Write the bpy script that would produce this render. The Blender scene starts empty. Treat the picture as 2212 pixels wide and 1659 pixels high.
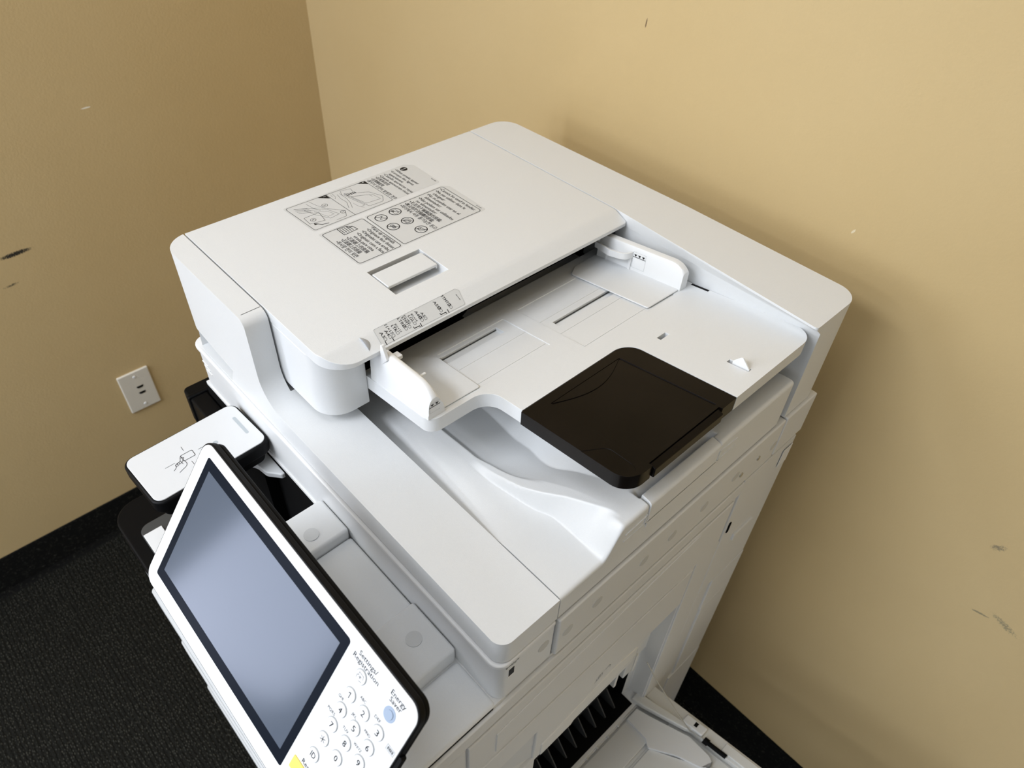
import bpy, bmesh, math, random
from mathutils import Vector, Matrix
from math import pi, sin, cos, radians, sqrt, exp
random.seed(4)
S = bpy.context.scene
COL = S.collection

# ------------------------------------------------------------------ materials
def newmat(name):
    m = bpy.data.materials.new(name); m.use_nodes = True
    nt = m.node_tree; b = nt.nodes['Principled BSDF']
    return m, nt, b

def plastic(name, col, rough=.45, bump=.0, scale=900, spec=.5, mottle=0.0, coat=0.0):
    m, nt, b = newmat(name)
    b.inputs['Base Color'].default_value = (*col, 1)
    b.inputs['Roughness'].default_value = rough
    b.inputs['Specular IOR Level'].default_value = spec
    if coat: b.inputs['Coat Weight'].default_value = coat; b.inputs['Coat Roughness'].default_value = .08
    tc = nt.nodes.new('ShaderNodeTexCoord')
    if bump:
        n = nt.nodes.new('ShaderNodeTexNoise'); n.inputs['Scale'].default_value = scale; n.inputs['Detail'].default_value = 3
        bp = nt.nodes.new('ShaderNodeBump'); bp.inputs['Strength'].default_value = bump; bp.inputs['Distance'].default_value = .0004
        nt.links.new(tc.outputs['Object'], n.inputs['Vector'])
        nt.links.new(n.outputs['Fac'], bp.inputs['Height']); nt.links.new(bp.outputs['Normal'], b.inputs['Normal'])
    if mottle:
        n2 = nt.nodes.new('ShaderNodeTexNoise'); n2.inputs['Scale'].default_value = 450; n2.inputs['Detail'].default_value = 4
        mx = nt.nodes.new('ShaderNodeMix'); mx.data_type = 'RGBA'
        mx.inputs['A'].default_value = (*[c*(1-mottle) for c in col], 1); mx.inputs['B'].default_value = (*[min(1, c*(1+mottle)) for c in col], 1)
        nt.links.new(tc.outputs['Object'], n2.inputs['Vector']); nt.links.new(n2.outputs['Fac'], mx.inputs['Factor'])
        nt.links.new(mx.outputs['Result'], b.inputs['Base Color'])
    return m

M = {}
M['white'] = plastic('white_plastic', (.735, .745, .745), .42, .25, 1400, mottle=.02)
M['white2'] = plastic('bright_white_plastic', (.80, .805, .80), .38, .12, 1400)
M['grey'] = plastic('pale_grey_plastic', (.62, .63, .63), .45, .2, 1400)
M['sidegrey'] = plastic('side_cover_plastic', (.70, .70, .685), .5, .2, 1200, mottle=.015)
M['capgrey'] = plastic('screw_cap_plastic', (.56, .56, .54), .5)
M['paleg'] = plastic('pale_grey_lens', (.46, .50, .52), .35)
M['warm'] = plastic('warm_white_plastic', (.74, .735, .70), .45, .15, 1200)
M['dark'] = plastic('dark_grey_plastic', (.05, .052, .052), .45)
M['black'] = plastic('black_plastic', (.003, .003, .0032), .5, spec=.10)
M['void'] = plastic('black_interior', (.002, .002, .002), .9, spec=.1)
M['rubber'] = plastic('black_satin_plastic', (.004, .004, .0044), .45, .2, 1500, spec=.12)
M['label'] = plastic('label_film', (.64, .645, .635), .5, spec=.35)
M['ink'] = plastic('black_ink', (.012, .012, .013), .5, spec=.2)
M['inkgrey'] = plastic('grey_ink', (.35, .36, .37), .5, spec=.2)
M['card'] = plastic('white_reader_film', (.70, .705, .705), .35, mottle=.01)
M['metal'] = plastic('steel', (.55, .54, .5), .3); M['metal'].node_tree.nodes['Principled BSDF'].inputs['Metallic'].default_value = 1
M['yellow'] = plastic('yellow_key_plastic', (.74, .60, .12), .4)
M['blueled'] = plastic('pale_blue_lens', (.30, .37, .48), .3)
M['lens'] = plastic('grey_lens', (.42, .44, .47), .18)
M['plate'] = plastic('ivory_wall_plate', (.74, .70, .61), .4)
M['seam'] = plastic('seam_shadow_gap', (.10, .10, .095), .8, spec=.1)
M['panelwhite'] = plastic('gloss_white_panel', (.76, .77, .775), .35, mottle=.008)

# smoked translucent plastic of the extension tray
m, nt, b = newmat('smoked_plastic'); M['smoke'] = m
b.inputs['Base Color'].default_value = (.012, .009, .007, 1); b.inputs['Roughness'].default_value = .24; b.inputs['Specular IOR Level'].default_value = .13
b.inputs['Transmission Weight'].default_value = .0; b.inputs['IOR'].default_value = 1.5
n = nt.nodes.new('ShaderNodeTexNoise'); n.inputs['Scale'].default_value = 9; n.inputs['Detail'].default_value = 2
cr = nt.nodes.new('ShaderNodeValToRGB'); cr.color_ramp.elements[0].color = (.0035, .0025, .0020, 1); cr.color_ramp.elements[1].color = (.0085, .0060, .0048, 1)
cr.color_ramp.elements[0].position = .35; cr.color_ramp.elements[1].position = .7
tc = nt.nodes.new('ShaderNodeTexCoord'); nt.links.new(tc.outputs['Object'], n.inputs['Vector'])
nt.links.new(n.outputs['Fac'], cr.inputs['Fac']); nt.links.new(cr.outputs['Color'], b.inputs['Base Color'])

# screen glass
m, nt, b = newmat('screen_glass'); M['lcd'] = m
b.inputs['Base Color'].default_value = (.075, .095, .13, 1); b.inputs['Roughness'].default_value = .13
b.inputs['Specular IOR Level'].default_value = .36
m, nt, b = newmat('screen_bezel_glass'); M['bezel'] = m
b.inputs['Base Color'].default_value = (.008, .011, .017, 1); b.inputs['Roughness'].default_value = .26
b.inputs['Specular IOR Level'].default_value = .02

def wallmat(name, spots):
    m, nt, b = newmat(name)
    N = nt.nodes; K = nt.links
    b.inputs['Roughness'].default_value = .75; b.inputs['Specular IOR Level'].default_value = .25
    tc = N.new('ShaderNodeTexCoord')
    n = N.new('ShaderNodeTexNoise'); n.inputs['Scale'].default_value = 2.2; n.inputs['Detail'].default_value = 5
    cr = N.new('ShaderNodeValToRGB')
    cr.color_ramp.elements[0].position = .3; cr.color_ramp.elements[0].color = (.56, .415, .205, 1)
    cr.color_ramp.elements[1].position = .75; cr.color_ramp.elements[1].color = (.60, .455, .238, 1)
    K.new(tc.outputs['Object'], n.inputs['Vector']); K.new(n.outputs['Fac'], cr.inputs['Fac'])
    last = cr.outputs['Color']
    geo = N.new('ShaderNodeNewGeometry')
    for (c, u, ru, rv, col, thr, ns) in spots:
        c = RM(c)
        # elongated scuff: c centre, u long axis direction, ru/rv half sizes
        u = Vector(u).normalized()
        nrm = Vector((1, 0, 0)) if abs(u.x) < 1e-6 and c[0] < -1.2 else Vector((0, 1, 0))
        v = u.cross(nrm).normalized()
        sub = N.new('ShaderNodeVectorMath'); sub.operation = 'SUBTRACT'; K.new(geo.outputs['Position'], sub.inputs[0]); sub.inputs[1].default_value = c
        def dot(ax, r):
            d = N.new('ShaderNodeVectorMath'); d.operation = 'DOT_PRODUCT'; K.new(sub.outputs[0], d.inputs[0]); d.inputs[1].default_value = ax
            k = N.new('ShaderNodeMath'); k.operation = 'DIVIDE'; K.new(d.outputs['Value'], k.inputs[0]); k.inputs[1].default_value = r
            p = N.new('ShaderNodeMath'); p.operation = 'POWER'; K.new(k.outputs[0], p.inputs[0]); p.inputs[1].default_value = 2
            a = N.new('ShaderNodeMath'); a.operation = 'ABSOLUTE'; K.new(p.outputs[0], a.inputs[0]); return a.outputs[0]
        def sq(o):
            return o
        d1 = dot(u, ru); d2 = dot(v, rv)
        ad = N.new('ShaderNodeMath'); ad.operation = 'ADD'; K.new(d1, ad.inputs[0]); K.new(d2, ad.inputs[1])
        inv = N.new('ShaderNodeMath'); inv.operation = 'SUBTRACT'; inv.use_clamp = True; inv.inputs[0].default_value = 1; K.new(ad.outputs[0], inv.inputs[1])
        nn = N.new('ShaderNodeTexNoise'); nn.inputs['Scale'].default_value = ns; nn.inputs['Detail'].default_value = 6; nn.inputs['Roughness'].default_value = .75
        K.new(geo.outputs['Position'], nn.inputs['Vector'])
        mu = N.new('ShaderNodeMath'); mu.operation = 'MULTIPLY'; K.new(inv.outputs[0], mu.inputs[0]); K.new(nn.outputs['Fac'], mu.inputs[1])
        mr = N.new('ShaderNodeMapRange'); mr.inputs['From Min'].default_value = thr; mr.inputs['From Max'].default_value = thr+.12; K.new(mu.outputs[0], mr.inputs['Value'])
        mx = N.new('ShaderNodeMix'); mx.data_type = 'RGBA'; K.new(mr.outputs[0], mx.inputs['Factor']); K.new(last, mx.inputs['A']); mx.inputs['B'].default_value = (*col, 1)
        last = mx.outputs['Result']
    K.new(last, b.inputs['Base Color'])
    n2 = N.new('ShaderNodeTexNoise'); n2.inputs['Scale'].default_value = 260; n2.inputs['Detail'].default_value = 4
    n3 = N.new('ShaderNodeTexNoise'); n3.inputs['Scale'].default_value = 30; n3.inputs['Detail'].default_value = 3
    K.new(tc.outputs['Object'], n2.inputs['Vector']); K.new(tc.outputs['Object'], n3.inputs['Vector'])
    ad = N.new('ShaderNodeMath'); ad.operation = 'MULTIPLY_ADD'; K.new(n3.outputs['Fac'], ad.inputs[0]); ad.inputs[1].default_value = .7; K.new(n2.outputs['Fac'], ad.inputs[2])
    bp = N.new('ShaderNodeBump'); bp.inputs['Strength'].default_value = .35; bp.inputs['Distance'].default_value = .0009
    K.new(ad.outputs[0], bp.inputs['Height']); K.new(bp.outputs['Normal'], b.inputs['Normal'])
    return m

# carpet
m, nt, b = newmat('charcoal_carpet'); M['carpet'] = m
N = nt.nodes; K = nt.links
b.inputs['Roughness'].default_value = .95; b.inputs['Specular IOR Level'].default_value = .1
tc = N.new('ShaderNodeTexCoord'); mp = N.new('ShaderNodeMapping'); mp.inputs['Rotation'].default_value = (0, 0, radians(0)); mp.inputs['Scale'].default_value = (.5, 1, 1)
K.new(tc.outputs['Object'], mp.inputs['Vector'])
v = N.new('ShaderNodeTexVoronoi'); v.inputs['Scale'].default_value = 210; v.inputs['Randomness'].default_value = .75
K.new(mp.outputs['Vector'], v.inputs['Vector'])
n = N.new('ShaderNodeTexNoise'); n.inputs['Scale'].default_value = 240; n.inputs['Detail'].default_value = 6; n.inputs['Roughness'].default_value = .7
K.new(tc.outputs['Object'], n.inputs['Vector'])
mr = N.new('ShaderNodeMapRange'); mr.inputs['From Min'].default_value = .0; mr.inputs['From Max'].default_value = .45; mr.inputs['To Min'].default_value = 1; mr.inputs['To Max'].default_value = 0
K.new(v.outputs['Distance'], mr.inputs['Value'])
mu = N.new('ShaderNodeMath'); mu.operation = 'MULTIPLY'; K.new(mr.outputs[0], mu.inputs[0]); K.new(n.outputs['Fac'], mu.inputs[1])
cr = N.new('ShaderNodeValToRGB'); cr.color_ramp.elements[0].position = .10; cr.color_ramp.elements[0].color = (.010, .010, .008, 1)
cr.color_ramp.elements[1].position = .55; cr.color_ramp.elements[1].color = (.095, .093, .074, 1)
K.new(mu.outputs[0], cr.inputs['Fac']); K.new(cr.outputs['Color'], b.inputs['Base Color'])
w = N.new('ShaderNodeTexWave'); w.bands_direction = 'Y'; w.inputs['Scale'].default_value = 32; w.inputs['Distortion'].default_value = 3; w.inputs['Detail'].default_value = 3; w.inputs['Detail Scale'].default_value = 6
K.new(tc.outputs['Object'], w.inputs['Vector'])
ad = N.new('ShaderNodeMath'); ad.operation = 'MULTIPLY_ADD'; K.new(w.outputs['Fac'], ad.inputs[0]); ad.inputs[1].default_value = .35; K.new(mu.outputs[0], ad.inputs[2])
bp = N.new('ShaderNodeBump'); bp.inputs['Strength'].default_value = 1; bp.inputs['Distance'].default_value = .006
K.new(ad.outputs[0], bp.inputs['Height']); K.new(bp.outputs['Normal'], b.inputs['Normal'])

# cove base, speckled
m, nt, b = newmat('black_cove_base'); M['base'] = m
N = nt.nodes; K = nt.links
b.inputs['Roughness'].default_value = .95; b.inputs['Specular IOR Level'].default_value = .1
tc = N.new('ShaderNodeTexCoord'); n = N.new('ShaderNodeTexNoise'); n.inputs['Scale'].default_value = 150; n.inputs['Detail'].default_value = 5; n.inputs['Roughness'].default_value = .8
K.new(tc.outputs['Object'], n.inputs['Vector'])
cr = N.new('ShaderNodeValToRGB'); cr.color_ramp.elements[0].position = .56; cr.color_ramp.elements[0].color = (.006, .006, .0055, 1)
cr.color_ramp.elements[1].position = .74; cr.color_ramp.elements[1].color = (.07, .07, .055, 1)
K.new(n.outputs['Fac'], cr.inputs['Fac']); K.new(cr.outputs['Color'], b.inputs['Base Color'])

# ------------------------------------------------------------------ mesh helpers
def mesh_obj(name, verts, faces, mat, parent=None, smooth=None, bevel=None, segs=3, fm=None, angle=35):
    me = bpy.data.meshes.new(name); me.from_pydata([tuple(v) for v in verts], [], faces); me.update()
    return finish(name, me, mat, parent, smooth, bevel, segs, fm, angle)

def finish(name, me, mat, parent=None, smooth=None, bevel=None, segs=3, fm=None, angle=35):
    o = bpy.data.objects.new(name, me); COL.objects.link(o)
    for mm in (mat if isinstance(mat, (list, tuple)) else [mat]): me.materials.append(mm)
    if fm:
        for p, k in zip(me.polygons, fm): p.material_index = k
    if bevel:
        me.polygons.foreach_set('use_smooth', [True]*len(me.polygons))
        md = o.modifiers.new('bevel', 'BEVEL'); md.width = bevel; md.segments = segs; md.limit_method = 'ANGLE'
        md.angle_limit = radians(angle); md.harden_normals = True; md.use_clamp_overlap = True
    elif smooth is not None:
        me.polygons.foreach_set('use_smooth', [True]*len(me.polygons)); me.set_sharp_from_angle(angle=radians(smooth))
    if parent: o.parent = parent; o.matrix_parent_inverse = parent.matrix_world.inverted()
    return o

def rpoly(pts, seg=8):
    """polygon corners (x, y[, r]) with filleted corners"""
    out = []; n = len(pts)
    for i, p in enumerate(pts):
        r = p[2] if len(p) > 2 else 0
        P = Vector(p[:2])
        if not r: out.append(tuple(P)); continue
        A = (Vector(pts[i-1][:2])-P); B = (Vector(pts[(i+1) % n][:2])-P)
        a = A.normalized(); b_ = B.normalized(); ang = a.angle(b_); t = r/math.tan(ang/2)
        t = min(t, A.length*.98, B.length*.98); r2 = t*math.tan(ang/2)
        c = P+(a+b_).normalized()*(r2/sin(ang/2))
        s = P+a*t-c; e = P+b_*t-c
        a0 = math.atan2(s.y, s.x); a1 = math.atan2(e.y, e.x); d = a1-a0
        while d > pi: d -= 2*pi
        while d < -pi: d += 2*pi
        for k in range(seg+1):
            q = a0+d*k/seg; out.append((c.x+r2*cos(q), c.y+r2*sin(q)))
    return out

def area2(poly):
    return sum(poly[i-1][0]*poly[i][1]-poly[i][0]*poly[i-1][1] for i in range(len(poly)))

def prism(poly, axis, a, b):
    """extrude 2D polygon along axis. poly plane: z->(x,y)  y->(x,z)  x->(y,z)"""
    poly = list(poly)
    if area2(poly) < 0: poly.reverse()
    def P(p, h):
        return {'z': (p[0], p[1], h), 'y': (p[0], h, p[1]), 'x': (h, p[0], p[1])}[axis]
    n = len(poly)
    vs = [P(p, a) for p in poly]+[P(p, b) for p in poly]
    fs = [tuple(range(n-1, -1, -1)), tuple(range(n, 2*n))]+[(i, (i+1) % n, n+(i+1) % n, n+i) for i in range(n)]
    if axis == 'y': fs = [tuple(reversed(f)) for f in fs]
    return vs, fs

def box(x0, x1, y0, y1, z0, z1):
    return prism([(x0, y0), (x1, y0), (x1, y1), (x0, y1)], 'z', z0, z1)

def join(*parts):
    V = []; F = []
    for v, f in parts:
        k = len(V); V += list(v); F += [tuple(i+k for i in q) for q in f]
    return V, F

def cyl(c, axis, r, h, n=32, r2=None):
    """solid cylinder starting at c going h along axis vector"""
    ax = Vector(axis).normalized(); u = ax.orthogonal().normalized(); w = ax.cross(u); c = Vector(c); r2 = r if r2 is None else r2
    V = [c+u*r*cos(2*pi*k/n)+w*r*sin(2*pi*k/n) for k in range(n)]+[c+ax*h+u*r2*cos(2*pi*k/n)+w*r2*sin(2*pi*k/n) for k in range(n)]
    F = [tuple(range(n-1, -1, -1)), tuple(range(n, 2*n))]+[(k, (k+1) % n, n+(k+1) % n, n+k) for k in range(n)]
    return V, F

def tube(pts, r, n=8):
    pts = [Vector(p) for p in pts]; V = []; F = []
    u = None
    for i, p in enumerate(pts):
        t = (pts[min(i+1, len(pts)-1)]-pts[max(i-1, 0)]).normalized()
        u = t.orthogonal().normalized() if u is None else (u-t*u.dot(t)).normalized()
        w = t.cross(u)
        V += [p+u*r*cos(2*pi*k/n)+w*r*sin(2*pi*k/n) for k in range(n)]
    for i in range(len(pts)-1):
        F += [(i*n+k, i*n+(k+1) % n, (i+1)*n+(k+1) % n, (i+1)*n+k) for k in range(n)]
    F += [tuple(range(n-1, -1, -1)), tuple(range((len(pts)-1)*n, len(pts)*n))]
    return V, F

def tomesh(vf, fix=False):
    me = bpy.data.meshes.new('tmp'); me.from_pydata([tuple(v) for v in vf[0]], [], vf[1]); me.update()
    if fix:
        bm = bmesh.new(); bm.from_mesh(me); bmesh.ops.recalc_face_normals(bm, faces=bm.faces); bm.to_mesh(me); bm.free()
    return me

def boolean(base, ops):
    """base (verts, faces); ops = [('DIFFERENCE'|'UNION'|'INTERSECT', (verts, faces)), ...] -> (verts, faces)"""
    o = bpy.data.objects.new('tmp_base', tomesh(base, True)); COL.objects.link(o); tmp = [o]
    for k, vf in ops:
        c = bpy.data.objects.new('tmp_cut', tomesh(vf, True)); COL.objects.link(c); tmp.append(c)
        md = o.modifiers.new('b', 'BOOLEAN'); md.operation = k; md.object = c; md.solver = 'EXACT'
    dg = bpy.context.evaluated_depsgraph_get(); dg.update()
    me = bpy.data.meshes.new_from_object(o.evaluated_get(dg))
    V = [v.co.copy() for v in me.vertices]; F = [tuple(p.vertices) for p in me.polygons]
    for t in tmp:
        d = t.data; bpy.data.objects.remove(t); bpy.data.meshes.remove(d)
    bpy.data.meshes.remove(me)
    return V, F

def xf(vf, fn):
    return [fn(Vector(v)) for v in vf[0]], vf[1]

_tc = bpy.data.curves.new('lettering_tmp', 'FONT')
def text2d(s, size, align='LEFT', bold=0.0, sx=1.0):
    """flat lettering as (verts2d, faces)"""
    _tc.body = s; _tc.size = size; _tc.align_x = align; _tc.offset = bold; _tc.resolution_u = 2; _tc.fill_mode = 'FRONT'; _tc.dimensions = '2D'
    o = bpy.data.objects.new('tmp_text', _tc); COL.objects.link(o)
    dg = bpy.context.evaluated_depsgraph_get(); dg.update()
    me = bpy.data.meshes.new_from_object(o.evaluated_get(dg))
    V = [(v.co.x*sx, v.co.y) for v in me.vertices]; F = [tuple(p.vertices) for p in me.polygons]
    bpy.data.objects.remove(o); bpy.data.meshes.remove(me)
    return V, F

BOLD = .0
def fit_text(s, x0, x1, y, h, center=False):
    """lettering whose width is fitted to x0..x1 and cap height h, baseline y"""
    V, F = text2d(s, 1.0, bold=BOLD)
    if not V: return [], []
    a = min(v[0] for v in V); b_ = max(v[0] for v in V)
    k = (x1-x0)/(b_-a); hh = h/.70
    return [(x0+(v[0]-a)*k, y+v[1]*hh) for v in V], F

class Art:
    """flat printed art in a local 2D frame: thin ink pieces, mapped to 3D by fn(a, b, h)"""
    def __init__(s): s.V = []; s.F = []; s.M = []
    def add(s, V, F, m=1, h=0.0):
        k = len(s.V); s.V += [(v[0], v[1], h) for v in V]; s.F += [tuple(i+k for i in f) for f in F]; s.M += [m]*len(F)
    def poly(s, pts, m=1, h=0.0):
        pts = list(pts)
        if area2(pts) < 0: pts.reverse()
        s.add(pts, [tuple(range(len(pts)))], m, h)
    def line(s, pts, w, m=1, h=0.0, closed=False):
        pts = [Vector(p) for p in pts]; n = len(pts)
        for i in range(n if closed else n-1):
            a = pts[i]; b_ = pts[(i+1) % n]; d = (b_-a)
            if d.length < 1e-9: continue
            d.normalize(); q = Vector((-d.y, d.x))*w/2; e = d*w/2
            s.poly([a-q-e, b_-q+e, b_+q+e, a+q-e], m, h)
    def circle(s, c, r, w, m=1, h=0.0, n=28):
        s.line([(c[0]+r*cos(2*pi*k/n), c[1]+r*sin(2*pi*k/n)) for k in range(n)], w, m, h, True)
    def disc(s, c, r, m=1, h=0.0, n=24, ry=None):
        ry = ry or r; s.poly([(c[0]+r*cos(2*pi*k/n), c[1]+ry*sin(2*pi*k/n)) for k in range(n)], m, h)
    def text(s, t, x0, x1, y, hgt, m=1, h=0.0, wt=.045):
        V, F = fit_text(t, x0, x1-hgt*wt, y, hgt); d = hgt*wt
        for q, (dx, dy) in enumerate(((0, 0), (d, 0), (d/2, d/2)) if wt else ((0, 0),)):
            s.add([(v[0]+dx, v[1]+dy-d/4) for v in V], F, m, h+q*.004*abs(h)+q*1e-6)
    def build(s, name, fn, mats, parent):
        V = [fn(*v) for v in s.V]
        o = mesh_obj(name, V, s.F, mats, parent); 
        for p, k in zip(o.data.polygons, s.M): p.material_index = k
        return o

def thing(name, label, cat, loc, group=None):
    o = bpy.data.objects.new(name, None); COL.objects.link(o); o.location = loc; o.empty_display_size = .05
    o['label'] = label; o['category'] = cat
    if group: o['group'] = group
    bpy.context.view_layer.update()
    return o
def struct(o): o['kind'] = 'structure'; return o

# ------------------------------------------------------------------ room
XW, YW, ZF = -1.3479, .5348, -.0982
def RM(p):   # room survey point -> metres in the copier's frame
    c = (.20365, -.32681, 1.63663); return tuple(c[i]+(p[i]-c[i])*1.06 for i in range(3))
L_spots = [((-1.26, -.1990, .8278), (0, 1, .04), .052, .0085, (.02, .02, .018), .30, 420),
           ((-1.26, -.2300, .7690), (0, 1, .1), .03, .006, (.10, .085, .05), .40, 400),
           ((-1.26, .0102, 1.0534), (0, 1, .02), .013, .0022, (.85, .80, .68), .22, 600)]
R_spots = [((.2660, .486, .8880), (1, 0, .9), .020, .010, (.28, .23, .14), .38, 420),
           ((.3280, .486, .7790), (1, 0, -.35), .042, .011, (.32, .27, .16), .38, 380),
           ((.3000, .486, .7720), (1, 0, .2), .020, .003, (.3, .25, .15), .30, 380),
           ((-.3952, .486, 1.3324), (.1, 0, 1), .009, .0018, (.22, .15, .08), .22, 600),
           ((-.0500, .486, 1.1905), (.5, 0, 1), .006, .0020, (.75, .65, .45), .22, 600)]
M['wallL'] = wallmat('tan_wall_paint_left', L_spots)
M['wallR'] = wallmat('tan_wall_paint_back', R_spots)
M['offwhite'] = plastic('off_white_wall_paint', (.72, .72, .70), .85, spec=.1)
H = 2.7; XR = 2.6; YF = -4.2; T = .1
wl = boolean(box(XW-T, XW, YF, YW+T, ZF, H), [('DIFFERENCE', box(XW-T*2, XW+T, -3.1, -1.70, .30, 2.25))])
struct(mesh_obj('wall_left', *wl, M['wallL']))
struct(mesh_obj('wall_back', *box(XW, XR, YW, YW+T, ZF, H), M['wallR']))
struct(mesh_obj('wall_right', *box(XR, XR+T, YF, YW+T, ZF, H), M['offwhite']))
struct(mesh_obj('wall_front', *boolean(box(XW-T, XR+T, YF-T, YF, ZF, H), [('DIFFERENCE', box(-1.32, -.18, YF-T*2, YF+T, .88, 2.22))]), M['offwhite']))
struct(mesh_obj('added_front_window', *join(box(-1.32, -.18, YF-.05, YF-.01, .88, .92), box(-1.32, -.18, YF-.05, YF-.01, 2.18, 2.22), box(-1.32, -1.28, YF-.05, YF-.01, .88, 2.22), box(-.22, -.18, YF-.05, YF-.01, .88, 2.22)), M['white']))  # made-up opening and frame, added to let frontal fill light in
struct(mesh_obj('floor', *box(XW-T, XR+T, YF-T, YW+T, ZF-.05, ZF), M['carpet']))
ceil_m = plastic('ceiling_white', (.8, .8, .78), .9, spec=.1)
struct(mesh_obj('ceiling', *box(XW-T, XR+T, YF-T, YW+T, H, H+.05), ceil_m))
bh = .1255
def cove(kind):
    prof = [(0, 0), (.012, 0), (.0075, .006), (.004, .016), (.0032, bh-.003), (.0016, bh), (0, bh)]
    return prof
pl = [(XW+x, ZF+z) for x, z in cove(0)]
struct(mesh_obj('baseboard_left', *prism(pl, 'y', -4.2, YW), M['base']))
pb = [(YW-x, ZF+z) for x, z in cove(0)]
struct(mesh_obj('baseboard_back', *prism(pb, 'x', XW, XR), M['base']))
# window in the left wall, out of the picture: gives the bluish daylight the screen mirrors
fr = join(box(XW-.08, XW-.02, -3.1, -1.70, .30, .34), box(XW-.08, XW-.02, -3.1, -1.70, 2.21, 2.25), box(XW-.08, XW-.02, -3.1, -3.06, .30, 2.25),
          box(XW-.08, XW-.02, -1.74, -1.70, .30, 2.25), box(XW-.055, XW-.03, -3.1, -1.70, 1.19, 1.21))
struct(mesh_obj('window_1', *fr, M['white']))

# ------------------------------------------------------------------ wall plate
wp = thing('wall_plate', 'small ivory wall plate with two black connector ports, low on the darker left wall', 'wall plate', RM((-1.2601, -.098, .406)))
_, y0, z0 = RM((0, -.1335, .349)); _, y1, z1 = RM((0, -.0625, .4634)); PY = (y0+y1)/2
mesh_obj('plate', *box(XW-.001, XW+.0055, y0, y1, z0, z1), M['plate'], wp, bevel=.0045, segs=4)
for zz in (z1-.0155, z0+.0155):
    mesh_obj('screw', *cyl((XW+.005, PY, zz), (1, 0, 0), .0042, .0018, 20, .003), M['white2'], wp, smooth=40)
for zz in (RM((0, 0, .4165))[2], RM((0, 0, .3985))[2]):
    pg = [(PY-.008, zz+.003), (PY+.008, zz+.003), (PY+.008, zz), (PY+.0048, zz-.0032), (PY-.0048, zz-.0032), (PY-.008, zz)]
    mesh_obj('port', *prism([(p[0]+.004, p[1]) for p in pg], 'x', XW+.005, XW+.0062), M['black'], wp)

# ------------------------------------------------------------------ copier
cp = thing('copier', 'large white office photocopier with black tilting touch screen and smoked output flap', 'copier', (-.3, .1, 0))
ZT = 1.149; ZP = 1.033; YC = -.116

# lower body
body = boolean(box(-.6, 0, -.27, .43, ZF+.04, .925), [
    ('DIFFERENCE', box(-.70, -.305, -.40, -.119, .765, 1.0)),          # low deck and dark pocket behind the reader
    ('DIFFERENCE', box(-.12, .05, -.04, .152, .34, .645)),            # bypass opening
    ('DIFFERENCE', box(-.12, .05, .10, .234, .34, .505)),
    ('DIFFERENCE', box(-.03, .05, .150, .252, .34, .688)),
])
mesh_obj('main_body', *body, M['sidegrey'], cp, bevel=.004, angle=60)
# deck in front of the scanner wall
mesh_obj('front_deck', *prism([(-.27, .90), (-.118, .90), (-.118, .927), (-.20, .927), (-.25, .922), (-.27, .912)], 'x', -.0595, .0), M['white'], cp, bevel=.004)
def deck(x0, x1, z, name='deck_block', mat='white'):
    return mesh_obj(name, *prism([(-.27, .90), (-.1175, .90), (-.1175, z), (-.20, z-.001), (-.25, z-.004), (-.27, z-.014)], 'x', x0, x1), M[mat], cp, bevel=.004)
d1 = deck(-.1305, -.0605, .948)
d2 = deck(-.2465, -.131, .938)
d3 = deck(-.304, -.247, .951)
mesh_obj('deck_cap', *cyl((-.0965, -.1425, .948), (0, 0, 1), .0085, .0006, 32), M['grey'], d1)
mesh_obj('deck_cap', *cyl((-.268, -.153, .9508), (0, 0, 1), .0085, .0006, 32), M['grey'], d3)
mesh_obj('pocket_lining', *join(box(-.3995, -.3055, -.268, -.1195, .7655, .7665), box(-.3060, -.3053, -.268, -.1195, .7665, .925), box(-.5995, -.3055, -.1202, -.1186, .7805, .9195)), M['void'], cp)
shelf_p = rpoly([(-.50, -.1185), (-.392, -.1185), (-.392, -.124), (-.408, -.137, .012), (-.43, -.140, .02), (-.44, -.152), (-.50, -.152)])
mesh_obj('deck_shelf', *prism(shelf_p, 'z', .908, .917), M['grey'], cp, bevel=.002, angle=50)
mesh_obj('shelf_support', *prism([(-.49, -.1185), (-.42, -.1185), (-.42, -.136), (-.49, -.145)], 'z', .78, .908), M['void'], cp)

# scanner housing
sf = prism(rpoly([(-.602, -.117, .015), (0, -.117, .012), (0, -.0435), (-.602, -.0435)]), 'z', .9205, .990)
mesh_obj('scanner_front_cover', *sf, M['white'], cp, bevel=.0015, angle=50)
lip = prism(rpoly([(-.605, -.1195, .017), (.0012, -.1195, .014), (.0012, -.0435), (-.605, -.0435)]), 'z', .9895, .9965)
mesh_obj('scanner_lip', *lip, M['white2'], cp, bevel=.0022, angle=50)
mesh_obj('scanner_side_cover', *join(box(-.602, .0040, -.0415, .362, .9262, .9965), box(-.602, .0046, .3635, .435, .9275, .9975)), M['sidegrey'], cp, bevel=.0022)
scs = [o for o in COL.objects if o.name.startswith('scanner_side_cover')][0]
for y, z in [(-.057, .9625), (-.027, .962), (.0167, .965), (.0924, .9625), (.1423, .961), (.2024, .961), (.264, .966), (.3524, .956)]:
    x = 0 if y < -.045 else (.0040 if y < .362 else .0046)
    mesh_obj('screw_cap', *join(cyl((x-.0005, y, z), (1, 0, 0), .0078, .0010, 32, .0074)), M['capgrey'], scs, bevel=.0003)
for y, z in [(.279, .957), (.3156, .960)]:
    mesh_obj('screw', *cyl((.0040, y, z), (1, 0, 0), .0035, .0012, 16), M['metal'], scs)
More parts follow.
